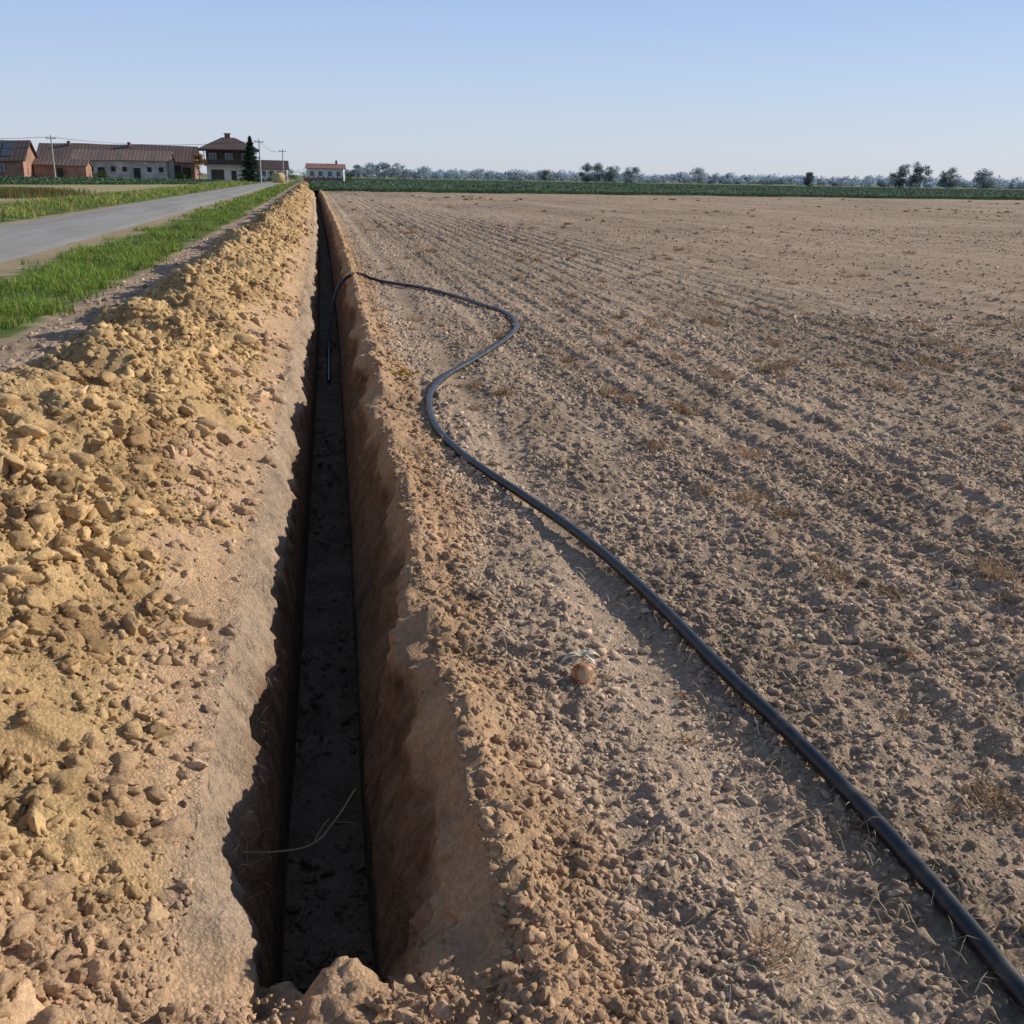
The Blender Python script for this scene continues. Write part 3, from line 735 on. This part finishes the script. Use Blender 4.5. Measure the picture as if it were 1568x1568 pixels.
while az<42:
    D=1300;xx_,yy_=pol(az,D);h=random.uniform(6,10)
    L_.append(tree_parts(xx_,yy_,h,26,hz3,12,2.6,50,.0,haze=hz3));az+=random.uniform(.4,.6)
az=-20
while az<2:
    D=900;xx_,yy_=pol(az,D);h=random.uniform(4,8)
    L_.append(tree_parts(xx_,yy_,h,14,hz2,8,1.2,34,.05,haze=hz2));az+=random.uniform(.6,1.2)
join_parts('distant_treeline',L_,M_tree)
xx_,yy_=pol(-5.75,219);join_parts('autumn_tree',[tree_parts(xx_,yy_,5.4,3.8,C(.30,.18,.06),16,.28,90,.15)],M_tree)
for az,D,h,w in[(-2.2,222,2.2,3),(-1.2,240,2.5,4),(-6.6,216,1.6,3),(-10.4,216,1.5,3.5),(1.9,262,3,3.5)]:
    xx_,yy_=pol(az,D);join_parts('garden_shrub',[tree_parts(xx_,yy_,h,w,C(.09,.13,.05),12,.25,60,.05)],M_tree)
def spruce(x,y,h,w):
    P=[]
    n=10000
    u=rng.random(n)**1.3;z=.4+(h-.4)*u
    R=(w/2)*(1-u)**.8*(.78+.22*np.sin(z*8))
    a=U(0,6.28,n);k=rng.random(n)**.5
    rr=R*k*(.85+.15*np.sin(a*7+z*3))
    px=x+rr*np.cos(a);py=y+rr*np.sin(a);pz=z-.25*rr
    P.append(leafcloud(px,py,np.clip(pz,.1,None),U(.18,.4,n),C(.045,.075,.05)[None]*U(.6,1.5,n)[:,None]))
    an=np.linspace(0,2*math.pi,9)[:-1]
    V=np.array([(x+.16*math.cos(q),y+.16*math.sin(q),0) for q in an]+[(x+.02*math.cos(q),y+.02*math.sin(q),h) for q in an])
    F=np.array([[i,(i+1)%8,8+(i+1)%8,8+i] for i in range(8)])
    P.append((V,F,np.tile(C(.1,.07,.05),(16,1))))
    join_parts('spruce_tree',P,M_tree)
xx_,yy_=pol(-3.15,218);spruce(xx_,yy_,8.4,7.0)

# ---------------------------------------------------------------- light & sky
EL=math.radians(23);AZ=math.radians(76)
w=bpy.data.worlds.new('World');scene.world=w;w.use_nodes=True
N=w.node_tree.nodes;L=w.node_tree.links
sky=N.new('ShaderNodeTexSky');sky.sky_type='NISHITA';sky.sun_disc=False
sky.sun_elevation=EL;sky.sun_rotation=AZ;sky.air_density=1.0;sky.dust_density=.6;sky.ozone_density=3.0
tc=N.new('ShaderNodeTexCoord');sp=N.new('ShaderNodeSeparateXYZ');L.new(tc.outputs['Generated'],sp.inputs[0])
cr=N.new('ShaderNodeValToRGB');el=cr.color_ramp.elements
el[0].position=0;el[0].color=(.62,.66,.75,1)
el[1].position=1;el[1].color=(.13,.18,.28,1)
for p_,c_ in((.03,(.60,.67,.80,1)),(.08,(.52,.64,.86,1)),(.16,(.38,.54,.86,1)),(.4,(.19,.28,.47,1))):
    q=el.new(p_);q.color=c_
L.new(sp.outputs[2],cr.inputs[0])
sc_=N.new('ShaderNodeVectorMath');sc_.operation='SCALE';sc_.inputs['Scale'].default_value=1/.12;L.new(cr.outputs[0],sc_.inputs[0])
mx=N.new('ShaderNodeMix');mx.data_type='RGBA';mx.inputs[0].default_value=.86
L.new(sky.outputs[0],mx.inputs[6]);L.new(sc_.outputs[0],mx.inputs[7])
bg=N['Background'];L.new(mx.outputs[2],bg.inputs['Color']);bg.inputs['Strength'].default_value=.12
Sd=Vector((math.cos(EL)*math.sin(AZ),math.cos(EL)*math.cos(AZ),math.sin(EL)))
ld=bpy.data.lights.new('sun','SUN');ld.energy=5.0;ld.angle=math.radians(.5);ld.color=(1,.93,.81)
lo=bpy.data.objects.new('sun',ld);lo.rotation_euler=Sd.to_track_quat('Z','Y').to_euler();lo.location=(20,5,20);COL.objects.link(lo)

# ---------------------------------------------------------------- camera
p,psi,rr=math.radians(18.0),math.radians(10.7),math.radians(1.0)
Fw=Vector((math.sin(psi)*math.cos(p),math.cos(psi)*math.cos(p),-math.sin(p)))
R0=Vector((math.cos(psi),-math.sin(psi),0));U0=R0.cross(Fw)
R_=R0*math.cos(rr)+U0*math.sin(rr);U_=-R0*math.sin(rr)+U0*math.cos(rr)
cd=bpy.data.cameras.new('camera');cd.sensor_width=36;cd.lens=36.1;cd.clip_end=6000;cd.clip_start=.05
co=bpy.data.objects.new('camera',cd)
M=Matrix((R_,U_,-Fw)).transposed().to_4x4();M.translation=Vector((0,0,1.6));co.matrix_world=M
COL.objects.link(co);scene.camera=co
scene.view_settings.view_transform='Standard';scene.view_settings.look='None';scene.view_settings.exposure=0;scene.view_settings.gamma=1
